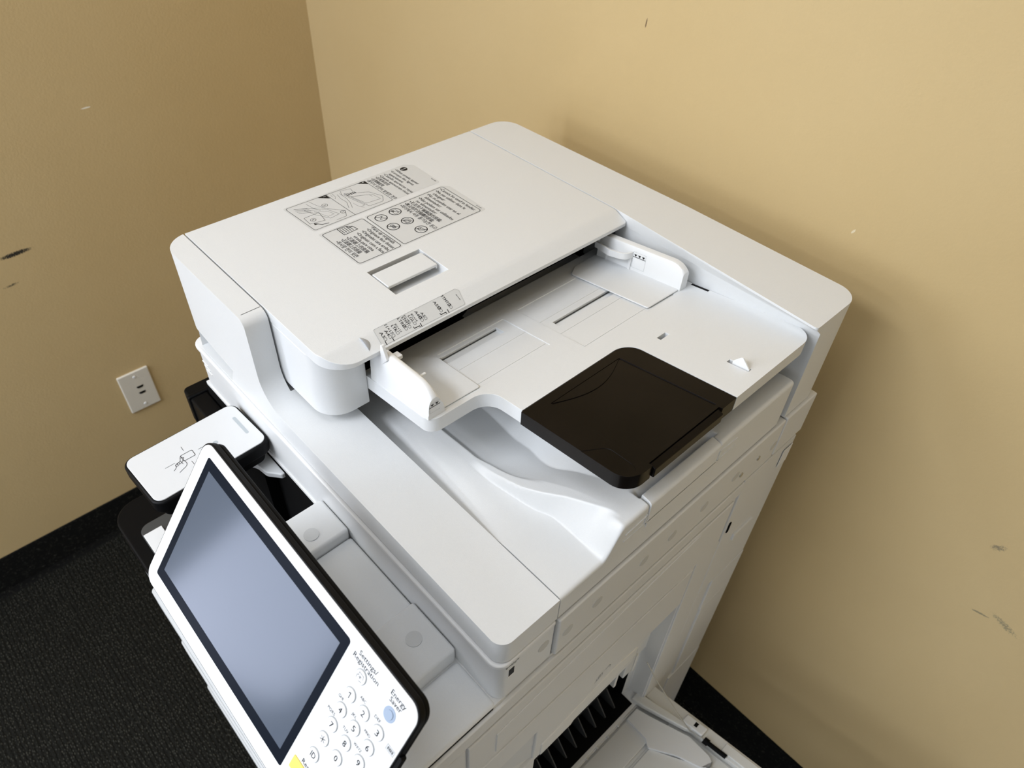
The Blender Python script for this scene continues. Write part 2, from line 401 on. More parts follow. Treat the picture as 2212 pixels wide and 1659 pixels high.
# usb port on the front cover's side, with trident mark
sfc = [o for o in COL.objects if o.name.startswith('scanner_front_cover')][0]
mesh_obj('usb_port', *join(box(-.001, .0004, -.1055, -.0965, .9635, .9805)), M['white2'], sfc, bevel=.0002)
mesh_obj('usb_socket', *box(0, .0006, -.1045, -.0975, .9665, .9795), M['black'], sfc)
um = Art()
um.line([(0, 0), (.014, 0)], .0007); um.line([(.003, 0), (.006, .0025), (.009, .0025)], .0006); um.line([(.005, 0), (.008, -.0025), (.011, -.0025)], .0006)
um.disc((0, 0), .0011, 1); um.disc((.0115, -.0025), .0008, 1); um.poly([(.014, .0011), (.0165, 0), (.014, -.0011)])
um.build('usb_mark', lambda a, b_, h: (.0004, -.1075+a, .9868+b_*.8), [M['ink'], M['ink']], sfc)

# right side lower covers
def side(name, x0, x1, ya, yb, za, zb, mat='sidegrey', bev=.0015):
    return mesh_obj(name, *box(x0, x1, ya, yb, za, zb), M[mat], cp, bevel=bev)
side('side_trim', -.001, .0042, -.27, .3065, .8950, .9200, bev=.002)
sd = boolean(box(-.001, .0046, -.1565, .2965, .6455, .8885), [('DIFFERENCE', box(-.02, .1, -.1235, -.0505, .655, .741)),
        ('DIFFERENCE', prism([(.246, .789), (.246, .62), (.33, .62), (.33, .789)], 'x', -.05, .05)),
        ('DIFFERENCE', box(-.05, .05, .150, .26, .5, .689))])
sdo = mesh_obj('side_door', *sd, M['sidegrey'], cp, bevel=.002)
mesh_obj('door_grip', *prism([(-.1235, .741), (-.0505, .741), (-.0505, .655), (-.06, .665), (-.1235, .72)], 'x', -.0005, .0016), M['grey'], sdo)
mesh_obj('raised_panel', *prism([(-.12, .862), (.223, .885), (.225, .789), (.182, .796), (-.12, .815)], 'x', .004, .0060), M['sidegrey'], sdo, bevel=.0009)
mesh_obj('panel_crease', *prism([(-.15, .806), (.24, .7885), (.24, .786), (-.15, .8025)], 'x', .004, .0066), M['sidegrey'], sdo, bevel=.0009)
side('rear_side_cover', -.001, .0030, .3085, .4325, .640, .918)
mesh_obj('rear_side_grip', *box(.0028, .0044, .314, .3185, .800, .822), M['void'], cp)
side('rear_side_handle', .0, .0066, .3455, .394, .752, .767)
side('rear_lower_cover', -.001, .0036, .347, .434, .5465, .6375)
side('rear_lower_panel', -.001, .0036, .351, .4345, .305, .5445)
side('rear_foot_cover', -.001, .0042, .337, .4355, ZF+.04, .302)
side('mid_column', -.001, .0030, .254, .3065, ZF+.04, .7865)
side('mid_column', -.001, .0026, .3075, .335, ZF+.04, .6385)
side('front_side_cover', -.001, .0026, -.269, -.1590, ZF+.04, .8885)
side('lower_side_cover', -.001, .0026, -.155, .2520, ZF+.04, .334)
# small label plate near the back edge
mesh_obj('rating_label', *box(.004, .0046, .405, .428, .870, .905), M['white2'], cp)
# marking on the side (arrow pictogram)
ap = Art()
ap.line([(0, 0), (.004, .001), (.002, .006)], .0012); ap.line([(.006, .001), (.014, .004), (.013, .011), (.006, .008)], .0010, closed=True); ap.line([(.009, .003), (.009, .010)], .0009)
ap.line([(.020, .010), (.026, .014), (.029, .011), (.028, .006)], .0012)
ap.build('pictogram', lambda a, b_, h: (.0049, .0563+a, .715+b_), [M['ink'], M['inkgrey']], sdo)

# bypass cavity: back wall, rollers, ribs
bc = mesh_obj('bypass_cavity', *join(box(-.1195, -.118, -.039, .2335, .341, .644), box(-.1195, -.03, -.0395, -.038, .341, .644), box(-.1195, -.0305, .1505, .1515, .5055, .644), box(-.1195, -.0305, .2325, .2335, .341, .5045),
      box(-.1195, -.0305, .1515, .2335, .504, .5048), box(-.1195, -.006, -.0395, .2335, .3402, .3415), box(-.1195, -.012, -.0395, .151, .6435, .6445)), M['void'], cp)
mesh_obj('feed_roller', *cyl((-.055, -.03, .41), (0, 1, 0), .014, .25, 24), M['rubber'], cp, smooth=40)
for k in range(10):
    mesh_obj('feed_rib', *prism([(-.070, .345), (-.022, .345), (-.020, .350), (-.070, .42)], 'y', -.02+.0245*k, -.0182+.0245*k), M['dark'], bc)
mesh_obj('cavity_frame', *join(box(-.0295, -.024, .1525, .2515, .506, .687), box(-.024, -.012, .1525, .158, .520, .640), box(-.024, -.012, .200, .206, .507, .56)), M['warm'], cp, bevel=.0015)
mesh_obj('frame_latch', *join(box(-.024, -.010, .170, .192, .53, .60), box(-.024, -.014, .185, .197, .60, .655)), M['grey'], cp, bevel=.002)
# overhanging lip above the opening
mesh_obj('opening_lip', *prism([(-.038, .645), (.020, .645), (.035, .665), (.150, .665), (.150, .689), (.10, .70), (-.038, .68)], 'x', .0015, .0062), M['warm'], cp, bevel=.002)

# open bypass tray, sloping up and outwards
def BT(v): return Vector((v.x, v.y, .333+.25*v.x+v.z))
bt = mesh_obj('bypass_tray', *xf(join(box(.002, .44, -.06, .262, -.018, -.004), box(.002, .44, .262, .288, -.018, .009), box(.06, .435, -.055, .2585, -.004, -.001)), BT), M['warm'], cp, bevel=.0025)
mesh_obj('tray_plate', *xf(prism(rpoly([(.006, -.05), (.055, -.05), (.055, .205), (.042, .212, .004), (.042, .226, .004), (.006, .226)]), 'z', -.0035, .003), BT), M['warm'], bt, bevel=.0015)
mesh_obj('tray_plate', *xf(prism(rpoly([(.064, -.05), (.43, -.05), (.43, .255), (.20, .255), (.064, .200)]), 'z', -.001, .003), BT), M['warm'], bt, bevel=.0015)
gd = prism(rpoly([(.006, .206), (.050, .200), (.062, .190, .004), (.105, .212, .012), (.155, .226, .016), (.150, .246, .018), (.10, .252), (.03, .236), (.006, .232)]), 'z', .003, .009)
mesh_obj('paper_guide', *xf(gd, BT), M['white2'], bt, bevel=.002)
arm = [(-.012, .238), (.010, .240), (.060, .250), (.088, .256), (.100, .262), (.085, .266), (.05, .262), (-.012, .256)]
mesh_obj('tray_arm', *xf(prism(arm, 'z', .004, .017), BT), M['warm'], bt, bevel=.0025)
mesh_obj('hinge_block', *xf(join(box(.075, .115, .262, .280, .008, .020)), BT), M['white2'], bt, bevel=.003)
mesh_obj('hinge_slot', *xf(join(box(.094, .100, .268, .276, .0195, .0206)), BT), M['black'], bt)
mesh_obj('damper', *xf(join(cyl((.128, .262, .013), (1, .0, .0), .004, .034, 14), cyl((.120, .262, .013), (1, 0, 0), .006, .009, 14)), BT), M['black'], bt, smooth=40)
mesh_obj('support_cord', *tube([(-.006, .232, .505), (.015, .238, .470), (.06, .25, .41), (.095, .258, .372), (.122, .262, .378)], .0011), M['metal'], bt, smooth=40)
mesh_obj('outer_rail', *xf(box(.15, .44, .2665, .2835, .0085, .013), BT), M['warm'], bt, bevel=.0015)
for k in range(9):
    mesh_obj('roller_tab', *xf(box(-.010, .004, -.03+.027*k, -.0265+.027*k, .001, .0065), BT), M['warm'], bt, bevel=.001)

# document frame : left curb and front ledge in one piece
prof = rpoly([(-.60, .9985), (0, .9985), (0, ZP), (-.404, ZP, .038), (-.404, ZT, .011), (-.60, ZT)])
foot = rpoly([(-.60, YC, .032), (0, YC, .014), (0, -.0425), (-.60, -.0425)], 10)
df = boolean(prism(prof, 'y', YC-.01, 0), [('INTERSECT', prism(foot, 'z', .9, 1.2)),
     ('DIFFERENCE', box(-.62, -.4, -.0885, 0, 1.034, 1.2)), ('DIFFERENCE', box(-.41, -.39, -.0885, 0, 1.034, 1.2)),
     ('DIFFERENCE', prism([(-.590, 1.037), (-.580, 1.0005), (-.495, 1.0005), (-.482, 1.0245)], 'y', -.13, -.092))])
dfo = mesh_obj('document_frame', *df, M['white'], cp, bevel=.0045, segs=4, angle=42)
mesh_obj('end_cap_line', *box(-.4165, -.4160, -.1115, -.0895, 1.1492, 1.14935), M['seam'], dfo)
for k in range(3):
    mesh_obj('speaker_slot', *box(-.590+.003*k, -.574+.003*k, -.1176, -.1165, .968-.006*k, .9695-.006*k), M['white2'], cp)

# rear hood
hp = rpoly([(-.60, .3645), (-.3135, .3645), (0, .3445, .004), (0, .4395, .026), (-.25, .4435), (-.60, .4365, .030)], 10)
wl_ = [(.36405, 1.1460), (.30, 1.1460), (.30, .90), (.36405, .90), (.3641, 1.1320)]; wr_ = [(.3450, 1.1462), (.30, 1.1462), (.30, .90), (.3605, .90), (.3600, 1.1330)]
wedge = ([(-.3137, y, z) for y, z in wl_]+[(.003, y, z) for y, z in wr_], [(0, 1, 2, 3, 4), (9, 8, 7, 6, 5)]+[(k, 5+k, 5+(k+1) % 5, (k+1) % 5) for k in range(5)])
hd = boolean(prism(hp, 'z', .9985, ZT), [('DIFFERENCE', wedge)])
mesh_obj('rear_hood', *hd, M['white'], cp, bevel=.0055, segs=4, angle=42)

# feeder cover: lid plus body with latch recess
lidp = [(-.60, 1.1325), (-.2850, 1.1345), (-.2845, 1.1400), (-.3065, ZT), (-.60, ZT)]
lidf = rpoly([(-.602, -.0865), (-.2845, -.0865, .034), (-.2845, .3625, .004), (-.30, .3625), (-.3135, .3625), (-.602, .3625)], 10)
recess = prism([(-.396, 1.2), (-.396, 1.120), (-.371, 1.120), (-.3695, 1.1362), (-.352, 1.1378), (-.345, 1.1415), (-.341, ZT), (-.341, 1.2)], 'y', .034, .1085)
lid = boolean(prism(lidp, 'y', -.12, .40), [('INTERSECT', prism(lidf, 'z', 1.0, 1.3)), ('DIFFERENCE', recess)])
fco = mesh_obj('feeder_cover', *lid, M['white'], cp, bevel=.0022, segs=3, angle=50)
fbf = rpoly([(-.60, -.0862), (-.3115, -.0862, .032), (-.3115, -.0325), (-.352, -.0325), (-.352, .3620), (-.60, .3620)], 10)
fb = boolean(prism(fbf, 'z', 1.0475, 1.1326), [('DIFFERENCE', recess)])
mesh_obj('cover_body', *fb, M['white'], fco, bevel=.0015, angle=50)
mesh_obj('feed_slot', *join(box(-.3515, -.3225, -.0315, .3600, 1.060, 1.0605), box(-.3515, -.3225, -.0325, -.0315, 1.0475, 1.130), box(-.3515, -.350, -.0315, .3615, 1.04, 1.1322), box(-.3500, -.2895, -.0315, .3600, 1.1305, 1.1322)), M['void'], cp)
mesh_obj('feeder_chassis', *join(box(-.598, -.353, -.060, .35, 1.0345, 1.0472)), M['dark'], cp)
mesh_obj('lid_edge_lamella', *box(-.3515, -.300, .352, .3615, 1.095, 1.130), M['dark'], fco)
# release paddle
pd = boolean(box(-.3885, -.3575, .0355, .1055, 1.143, ZT+.0004), [('DIFFERENCE', box(-.3865, -.30, .0375, .1035, 1.10, 1.1455))])
mesh_obj('release_lever', *pd, M['white'], fco, bevel=.0012)
mesh_obj('lever_boss', *cyl((-.372, .100, 1.138), (0, 1, 0), .0045, .004, 18), M['white2'], fco)
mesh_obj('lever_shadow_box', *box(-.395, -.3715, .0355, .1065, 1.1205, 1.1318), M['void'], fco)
# indicator lens on the sloping edge
def SL(x): return ZT-(x+.3065)*(.009/.022)
lv = []
n = 14
for k in range(n+1):
    t = k/n; x = -.3060+.0165*t; d = .0048*sin(pi*t)**.75
    lv.append((x, -.0335-.0028*t, SL(x)+.0001)); lv.append((x, -.0335-.0028*t+d, SL(x)+.0001+.0008*sin(pi*t))); 
# lens: flat wall on the front side, bulging towards the back
V = []; F = []
for k in range(n+1):
    t = k/n; x = -.3060+.0165*t; y = -.0385-.0000*t; d = .0060*sin(pi*t)**.8+.0002; hz = .0026*sin(pi*t)**.6
    for j in range(5):
        s_ = j/4; V.append((x, y+d*s_, SL(x)+.0001+hz*(1-s_**2)))
    V.append((x, y, SL(x)-.0005))
for k in range(n):
    a = k*6; b_ = (k+1)*6
    for j in range(4): F.append((a+j, b_+j, b_+j+1, a+j+1))
    F.append((a+5, b_+5, b_, a))
mesh_obj('indicator_lens', V, F, M['lens'], fco, smooth=50)

# delivery platform heightfield under the feed tray
def ss(a, b, x):
    t = max(0, min(1, (x-a)/(b-a))); return t*t*(3-2*t)
def interp(tab, x):
    if x <= tab[0][0]: return tab[0][1]
    n = len(tab)
    for i in range(n-1):
        if x <= tab[i+1][0]:
            (x0, y0), (x1, y1) = tab[i], tab[i+1]; h = x1-x0; t = (x-x0)/h
            m0 = ((y1-tab[i-1][1])/(x1-tab[i-1][0]))*h if i > 0 else 0
            m1 = ((tab[i+2][1]-y0)/(tab[i+2][0]-x0))*h if i < n-2 else (y1-y0)
            return (2*t**3-3*t*t+1)*y0+(t**3-2*t*t+t)*m0+(-2*t**3+3*t*t)*y1+(t**3-t*t)*m1
    return tab[-1][1]
def interp_lin(tab, x):
    if x <= tab[0][0]: return tab[0][1]
    for (a, b_), (c, d) in zip(tab, tab[1:]):
        if x <= c: return b_+(d-b_)*(x-a)/(c-a)
    return tab[-1][1]
cA = [(-.42, .0040), (-.190, .0040), (-.1535, .0028), (-.1217, .0070), (-.0922, .0118), (-.0690, .0184), (-.0332, .0180), (0, .0174)]   # foot of bright slope
cB = [(-.42, .0055), (-.190, .0055), (-.1417, .0050), (-.1139, .0100), (-.0952, .0165), (-.0789, .0235), (-.0647, .0305), (-.0427, .0395), (-.0198, .0473), (0, .0472)]
cC = [(-.42, .0180), (-.297, .0180), (-.2408, .0161), (-.2024, .0153), (-.1678, .0148), (-.1316, .0168), (-.1018, .0260), (-.07, .0360), (0, .0500)]
cD = [(-.42, .0860), (-.243, .0825), (-.1968, .0772), (-.1563, .0730), (-.1243, .0640), (-.1089, .0635), (-.0904, .0700), (-.0619, .0760), (-.0441, .0840), (-.03, .10), (0, .13)]
def li(a, b, x): return max(0, min(1, (x-a)/(b-a)))
def Hf(x, y):
    base = ZP-.026*(1-li(-.31, -.072, x))-.010*(1-ss(-.46, -.28, x))   # trough floor ramps up to the ledge level
    a = interp(cA, x); b_ = max(interp(cB, x), a+.0025+.006*(1-li(-.19, -.12, x))); c = max(interp(cC, x), b_+.002); d = max(interp(cD, x), c+.012)
    top = base+(1.060-base)*li(-.185, -.068, x)**1.15+.010*li(-.068, -.01, x)
    z = base+.006*ss(-.40, -.28, x)*(1-li(-.16, -.09, x))*ss(-.040, a, y)
    z -= .010*(1-li(-.31, -.072, x))*(1-ss(-.0415, -.012, y))
    t = li(a, b_, y); z += (top-base)*t
    z -= (.009*(1-ss(-.150, -.092, x)))*ss(c, c+.0075, y)
    z -= .010*li(c+.006, d, y)*li(-.30, -.14, x)*(1-li(-.10, -.02, x))
    z += max(0, 1.066-z)*li(d, d+.050, y)
    return z
# separate outer rim height at the right edge
def Hg(x, y):
    z = Hf(x, y)
    rim = ZP+.036*ss(.0155, .043, y)+.002*ss(.05, .09, y)
    w_ = ss(-.035, -.008, x)
    r = .0045; drop = 0
    if x > -r: q = x+r; drop = r-sqrt(max(r*r-q*q, 0))
    z = z*(1-w_)+(rim-drop)*w_
    e = li(.0765, .083, y)*(1-li(.197, .205, y))
    if -.028 < x < -.0118 and e > 0:
        t = (x+.028)/.0162; z -= (.022*t**2.2)*e
    if x >= -.0118 and .0785 < y < .1985: z -= .02
    return z
xs = [-.42+.002*i for i in range(int(.42/.002)-6)]
xs = [x for x in xs if x < -.030]+[-.029, -.028, -.0265, -.025, -.0235, -.022, -.0205, -.019, -.0175, -.016, -.0145, -.0135, -.0125, -.0119, -.0117, -.010, -.008, -.006, -.0045, -.0035, -.0025, -.0016, -.0009, -.0003, 0]
ys = [-.0412+.0011*i for i in range(int(.170/.0011))]+[.1448+.003*i for i in range(67)]
V = []; F = []
for x in xs:
    for y in ys: V.append((x, y, Hg(x, y)))
ny = len(ys); nx = len(xs)
for i in range(nx-1):
    for j in range(ny-1):
        F.append((i*ny+j, (i+1)*ny+j, (i+1)*ny+j+1, i*ny+j+1))
# skirt
def skirt(idx, flip):
    k = len(V)
    for i in idx: V.append(V[i])
    for i in idx: V.append((V[i][0], V[i][1], .9985))
    m_ = len(idx)
    for q in range(len(idx)-1):
        f = (k+q, k+q+1, k+m_+q+1, k+m_+q); F.append(f[::-1] if flip else f)
skirt([(nx-1)*ny+j for j in range(ny)], True); skirt([i*ny for i in range(nx)], True); skirt([j for j in range(ny)], False); skirt([i*ny+ny-1 for i in range(nx)], False)
dpo = mesh_obj('delivery_platform', V, F, M['white'], cp, smooth=179)
# flap beside the slot and its outline ribs
fl = prism(rpoly([(-.0124, 1.032), (.0010, 1.032), (.0010, 1.0712, .005), (-.0124, 1.0735, .0015)]), 'y', .0800, .1970)
mesh_obj('stop_flap', *fl, M['white'], dpo, bevel=.0008, angle=60)
def rib(y0_, z0_, y1_, z1_): 
    mesh_obj('outline_rib', *join(prism([(y0_, z0_), (y1_, z1_), (y1_, z1_+.0016), (y0_, z0_+.0016)], 'x', -.0005, .0010)), M['white'], dpo)
rib(.045, 1.0405, .235, 1.0425); rib(.046, 1.0505, .0775, 1.0530); rib(.200, 1.0565, .2335, 1.0540)
mesh_obj('outline_rib', *box(-.0005, .0010, .0765, .0782, 1.041, 1.056), M['white'], dpo)
mesh_obj('outline_rib', *box(-.0005, .0010, .1995, .2010, 1.041, 1.058), M['white'], dpo)

# feed tray (original tray), inclined
TS = .14
def TZ(x): return 1.131+TS*x
def TP(v): return Vector((v.x, v.y, TZ(v.x)+v.z))
out = rpoly([(-.3215, -.0325), (-.1995, -.0325, .014), (-.1985, .0440, .022), (-.1470, .0440), (-.1470, .2072, .022), (-.0050, .2072), (-.0050, .3615, .026), (-.2, .3615), (-.3215, .3615)], 10)
cuts = []
def cut(poly, d): cuts.append(('DIFFERENCE', prism(poly, 'z', -d, .02)))
cut([(-.2855, .0455), (-.2060, .0412), (-.2060, .1395), (-.2075, .1455), (-.2855, .1455)], .0009)
cut(rpoly([(-.2870, .1690, .003), (-.1700, .1690, .008), (-.1700, .3250), (-.2870, .3250)]), .0009)
cut(rpoly([(-.2790, .0300), (-.2650, .0300), (-.2650, .1285, .0005), (-.2790, .1285, .0005)]), .0055)
cut(rpoly([(-.2375, .1810, .0005), (-.2265, .1810, .0005), (-.2265, .3200), (-.2375, .3200)]), .0055)
cut([(-.1280, .2365), (-.1225, .2365), (-.1225, .2515), (-.1280, .2515)], .012)
cut([(-.0465, .2508), (-.0200, .2508), (-.0200, .2568), (-.0465, .2568)], .009)
ft = boolean(prism(out, 'z', -.019, 0), cuts)
fto = mesh_obj('feed_tray', *xf(ft, TP), M['white'], cp, bevel=.0011, segs=3, angle=50)
# recessed strips and grooves
def strip(x0, x1, ya, yb, mat='white', h0=-.0009, h1=-.0004, name='tray_groove'):
    mesh_obj(name, *xf(box(x0, x1, ya, yb, h0, h1), TP), M[mat], fto, bevel=.0003)
strip(-.2165, -.2125, .0420, .1440); strip(-.2475, -.2460, .0420, .1450)
strip(-.1800, -.1765, .1700, .3200); strip(-.2150, -.2135, .1700, .3200); strip(-.2490, -.2475, .1700, .3200)
mesh_obj('slot_floor', *xf(box(-.1278, -.1227, .2367, .2513, -.0118, -.0105), TP), M['void'], fto)
mesh_obj('slot_floor', *xf(box(-.0463, -.0202, .251, .2566, -.0088, -.0070), TP), M['void'], fto)
mesh_obj('guide_rack', *xf(join(box(-.2789, -.2779, .0302, .1282, -.0054, -.0042), box(-.2374, -.2364, .1812, .3198, -.0054, -.0042)), TP), M['dark'], fto)
# little triangular flag
mesh_obj('stopper_flag', *xf(prism(rpoly([(-.0410, -.004), (-.0205, -.004), (-.0205, .0005), (-.0320, .0130, .002), (-.0410, .0035)]), 'y', .2525, .2548), TP), M['white2'], fto, bevel=.0006)

# smoked extension tray
eo = rpoly([(-.1462, .0420), (-.0050, .0405, .021), (-.0050, .0722), (-.0095, .0722), (-.0095, .1825), (-.0052, .1825), (-.0052, .2064), (-.1462, .2064, .021)], 10)
eb = boolean(prism(eo, 'z', -.0185, .0), [('DIFFERENCE', prism(rpoly([(-.1340, .0720), (-.0140, .0690), (-.0140, .1840), (-.1340, .1790, .002)]), 'z', -.0012, .01)),
    ('DIFFERENCE', prism(rpoly([(-.072, .0300), (-.012, .0300), (-.010, .060, .01), (-.050, .0625, .012)]), 'z', -.0005, .01))])
ext = mesh_obj('output_extension', *xf(eb, TP), M['smoke'], cp, bevel=.0016, segs=3, angle=50)
ext['label'] = 'smoked dark brown translucent extension flap'
mesh_obj('pull_rail', *xf(join(prism([(-.0092, -.0170), (-.0022, -.0170), (-.0022, -.0045), (-.0092, -.0012)], 'y', .0735, .1815)), TP), M['smoke'], ext, bevel=.0012)
# shallow curved step in the recess
cv = [(-.1335, .0725)]+[(-.1335+.0165*sin(pi*k/16), .0725+.1050*k/16) for k in range(17)]+[(-.1335, .1785)]
mesh_obj('finger_step', *xf(prism(cv, 'z', -.0012, -.0004), TP), M['smoke'], ext, bevel=.0004)

# front document guide
def gplate(poly, name, parent_name, mat='white'):
    return mesh_obj(parent_name, *xf(prism(poly, 'z', .0002, .0022), TP), M[mat], cp, bevel=.0012, angle=50)
fg = gplate(rpoly([(-.3080, -.0300), (-.2075, -.0290), (-.2060, .0395, .003), (-.2800, .0415, .006), (-.3080, .0180, .004)]), '', 'front_guide')
# wall: profile leaning inwards, swept along x with a rounded right shoulder
def sweep_wall(x0, x1, prof, shoulder, parent, name, mat, xstart_r=.004, tap=0):
    """prof(t) -> list of (y, h) for scale t in 0..1 (height factor)"""
    V = []; F = []; xs_ = []
    n_ = 40
    for k in range(n_+1): xs_.append(x0+(x1-x0)*(1-cos(pi*k/n_/1.0))/2)
    m_ = None
    for x in xs_:
        f = 1.0
        if x > x1-shoulder: q = (x-(x1-shoulder))/shoulder; f = sqrt(max(0, 1-q**2.4*.52)) 
        if x < x0+xstart_r: q = 1-(x-x0)/xstart_r; f = min(f, sqrt(max(0, 1-q*q*.2)))
        pr = prof(f*(1-tap*(x-x0)/(x1-x0))); m_ = len(pr)
        for (y, h) in pr: V.append(TP(Vector((x, y, h))))
    for i in range(len(xs_)-1):
        for j in range(m_):
            F.append((i*m_+j, i*m_+(j+1) % m_, (i+1)*m_+(j+1) % m_, (i+1)*m_+j))
    F.append(tuple(range(m_-1, -1, -1))); F.append(tuple(range((len(xs_)-1)*m_, len(xs_)*m_)))
    F = [tuple(reversed(f)) for f in F]
    return mesh_obj(name, V, F, M[mat], parent, smooth=40)
def pf(f):
    hh = .0475*f
    return [(-.0318, 0), (-.0316, .005), (-.0309, .012*f), (-.0308, .022*f), (-.0300, .033*f), (-.0285, .0415*f), (-.0262, hh-.001), (-.0250, hh), (-.0205, hh), (-.0190, hh-.0010), (-.0182, hh-.004*f), (-.0120, .012), (-.0100, 0)]
sweep_wall(-.3040, -.2035, pf, .026, fg, 'guide_wall', 'white2', tap=.19)
mesh_obj('guide_fin', *xf(prism([(-.2835, .030), (-.2720, .042), (-.2775, .0565), (-.2790, .0590), (-.2815, .0590), (-.2828, .050)], 'y', -.0300, -.0262), TP), M['white2'], fg, bevel=.0006)
mesh_obj('guide_hook', *xf(join(box(-.2800, -.2700, -.0195, -.0110, .036, .0415), box(-.2740, -.236, -.0195, -.0160, .030, .0375), box(-.238, -.2345, -.0185, -.0080, .0310, .0340)), TP), M['white2'], fg, bevel=.0012)
def arrow_art(n_, w_, gap):
    a = Art()
    for k in range(n_):
        x = k*gap; a.poly([(x, 0), (x+w_, 0), (x+w_/2, -w_*.72)])
    a.line([(-.001, -w_*.72-.0008), (gap*(n_-1)+w_+.001, -w_*.72-.0008)], .0008)
    return a
aa = arrow_art(2, .0040, .0052)
aa.line([(-.0010, .0010), (-.0010, -.011)], .0002, 0); aa.line([(-.001, -.011), (.0104, -.011)], .0002, 0); aa.line([(-.001, .0015), (.0104, .0015)], .0002, 0)
aa.build('load_limit_mark', lambda a, b_, h: (-.2033, -.0285+a*1.15, TZ(-.2033)+.0195+b_), [M['inkgrey'], M['ink']], fg)
mesh_obj('guide_foot_gap', *xf(box(-.2075, -.2040, -.0215, -.0125, .0003, .0022), TP), M['black'], fg)

# rear document guide
rg = gplate(rpoly([(-.2960, .2755, .003), (-.1730, .2768, .003), (-.1715, .3420), (-.3080, .3420), (-.3060, .2920, .004)]), '', 'rear_guide')
def pr2(f):
    hh = .036*f
    return [(.3345, 0), (.3350, .010), (.3355, hh-.003), (.3370, hh-.0007), (.3400, hh), (.3455, hh-.0004), (.3470, hh-.003), (.3478, 0)]
sweep_wall(-.3050, -.1700, pr2, .024, rg, 'guide_wall', 'white2')
hook = rpoly([(-.3050, .3355), (-.3050, .3260, .003), (-.292, .3235, .004), (-.275, .3190, .010), (-.2500, .3230, .012), (-.2475, .3355)])
mesh_obj('finger_ledge', *xf(boolean(prism(hook, 'z', .0195, .0285), [('DIFFERENCE', prism(rpoly([(-.3030, .3360), (-.3030, .3285, .002), (-.292, .3258, .003), (-.275, .3215, .009), (-.2525, .3250, .010), (-.2500, .3360)]), 'z', .0215, .05))]), TP), M['white2'], rg, bevel=.0008)
mesh_obj('wall_rib', *xf(box(-.2900, -.2870, .3335, .3348, .001, .013), TP), M['white2'], rg, bevel=.0005)
mesh_obj('wall_rib', *xf(box(-.2520, -.2480, .3330, .3348, .001, .022), TP), M['white2'], rg, bevel=.0005)
ab = arrow_art(3, .0046, .0062)
for q in ([(-.0015, .0030), (.0185, .0030)], [(-.0015, -.0200), (.0185, -.0200)], [(-.0015, .003), (-.0015, -.02)], [(.0185, .003), (.0185, -.02)]): ab.line(q, .0002, 0)
ab.build('load_limit_mark', lambda a, b_, h: (-.2455+a, .3347, TZ(-.2455+a)+.0265+b_), [M['inkgrey'], M['ink']], rg)
mesh_obj('rear_tray_slot', *xf(box(-.1690, -.1440, .3570, .3605, -.0005, .0003), TP), M['black'], fto)

# ------------------------------------------------------------------ labels on the cover (mm frame)
def MM(z=ZT): return lambda a, b_, h: (a/1000, b_/1000, z+.00012+h)
def framed(a, pts, w, m=1): a.line(pts, w, m, .0001, True)
IN = .0001
LAB = [M['label'], M['ink'], M['inkgrey']]
# A: streaks label with two pictures
A = Art()
A.poly(rpoly([(-576, 31, 3), (-506, 33, 3), (-506, 229.5, 3), (-566, 231.5), (-576, 221)]), 0)
framed(A, rpoly([(-573.5, 33.5, 3), (-508, 36, 3), (-507.5, 152.5, 3), (-571, 152)]), .6)
A.line([(-572, 92.5), (-508, 94)], .6, 1, IN)
A.poly([(-572, 152), (-572, 140), (-561, 152)], 1, IN); A.poly([(-572, 92), (-572, 80), (-561, 92)], 1, IN)
A.text('1', -570.4, -569.0, 147.2, 3.0, 0, .0002); A.text('2', -570.6, -568.6, 87.2, 3.0, 0, .0002)
A.disc((-565.5, 213.4), 5.2, 1, IN); A.poly([(-566.5, 216.8), (-564.5, 216.8), (-565.1, 212), (-565.9, 212)], 0, .0002); A.disc((-565.5, 210.3), .8, 0, .0002)
rows = [('•When streaks appear', -572, -519, 201.5), ('•Lorsque des lignes', -572, -521.5, 194.8), ('apparaissent', -567.5, -536, 188.2), ('•Cuando aparezcan rayas', -571.5, -506.5, 182.0),
        ('•Quando aparecerem riscas', -571.5, -506.5, 175.4), ('•出现条纹时', -571.5, -542, 168.6), ('•出現條紋時', -571.5, -544.5, 161.6), ('•줄무늬 모양이 발생한 경우', -571.5, -506.8, 154.8)]
for t, x0, x1, y in rows: A.text(t, x0+.5, x1, y, 4.4, 1, IN)
A.text('FE4-1132-000', -521, -511, 225.8, 1.6, 1, IN)
# picture 1: lifted feeder lid and glass
def L_(a, pts, w=.35, m=1, cl=False): a.line(pts, w, m, IN, cl)
L_(A, rpoly([(-560, 112), (-544, 140, 6), (-524, 148, 3), (-513, 141, 4), (-514, 120, 3)]), .45, 1, True)
L_(A, [(-548, 115), (-536, 140), (-520, 142), (-522, 121)], .35, 1, True)
L_(A, [(-550, 112), (-538, 136), (-531, 137)], .3); L_(A, [(-557, 110), (-520, 117), (-519, 112)], .4)
L_(A, [(-569, 112), (-566, 126), (-556, 124), (-558, 108)], .35, 1, True); L_(A, [(-566, 126), (-556, 124)], .4)
for k in range(5): A.poly([(-556, 112+3*k), (-552, 112.8+3*k), (-552, 114.4+3*k), (-556, 113.6+3*k)], 1, IN)
L_(A, [(-564, 108), (-548, 108), (-537, 106), (-524, 101)], .4); L_(A, [(-564, 104), (-552, 102), (-540, 103), (-526, 97)], .4)
L_(A, [(-570, 100), (-560, 99), (-556, 96)], .35); L_(A, [(-569, 97), (-562, 96)], .3); L_(A, [(-532, 108), (-522, 109), (-515, 113)], .3)
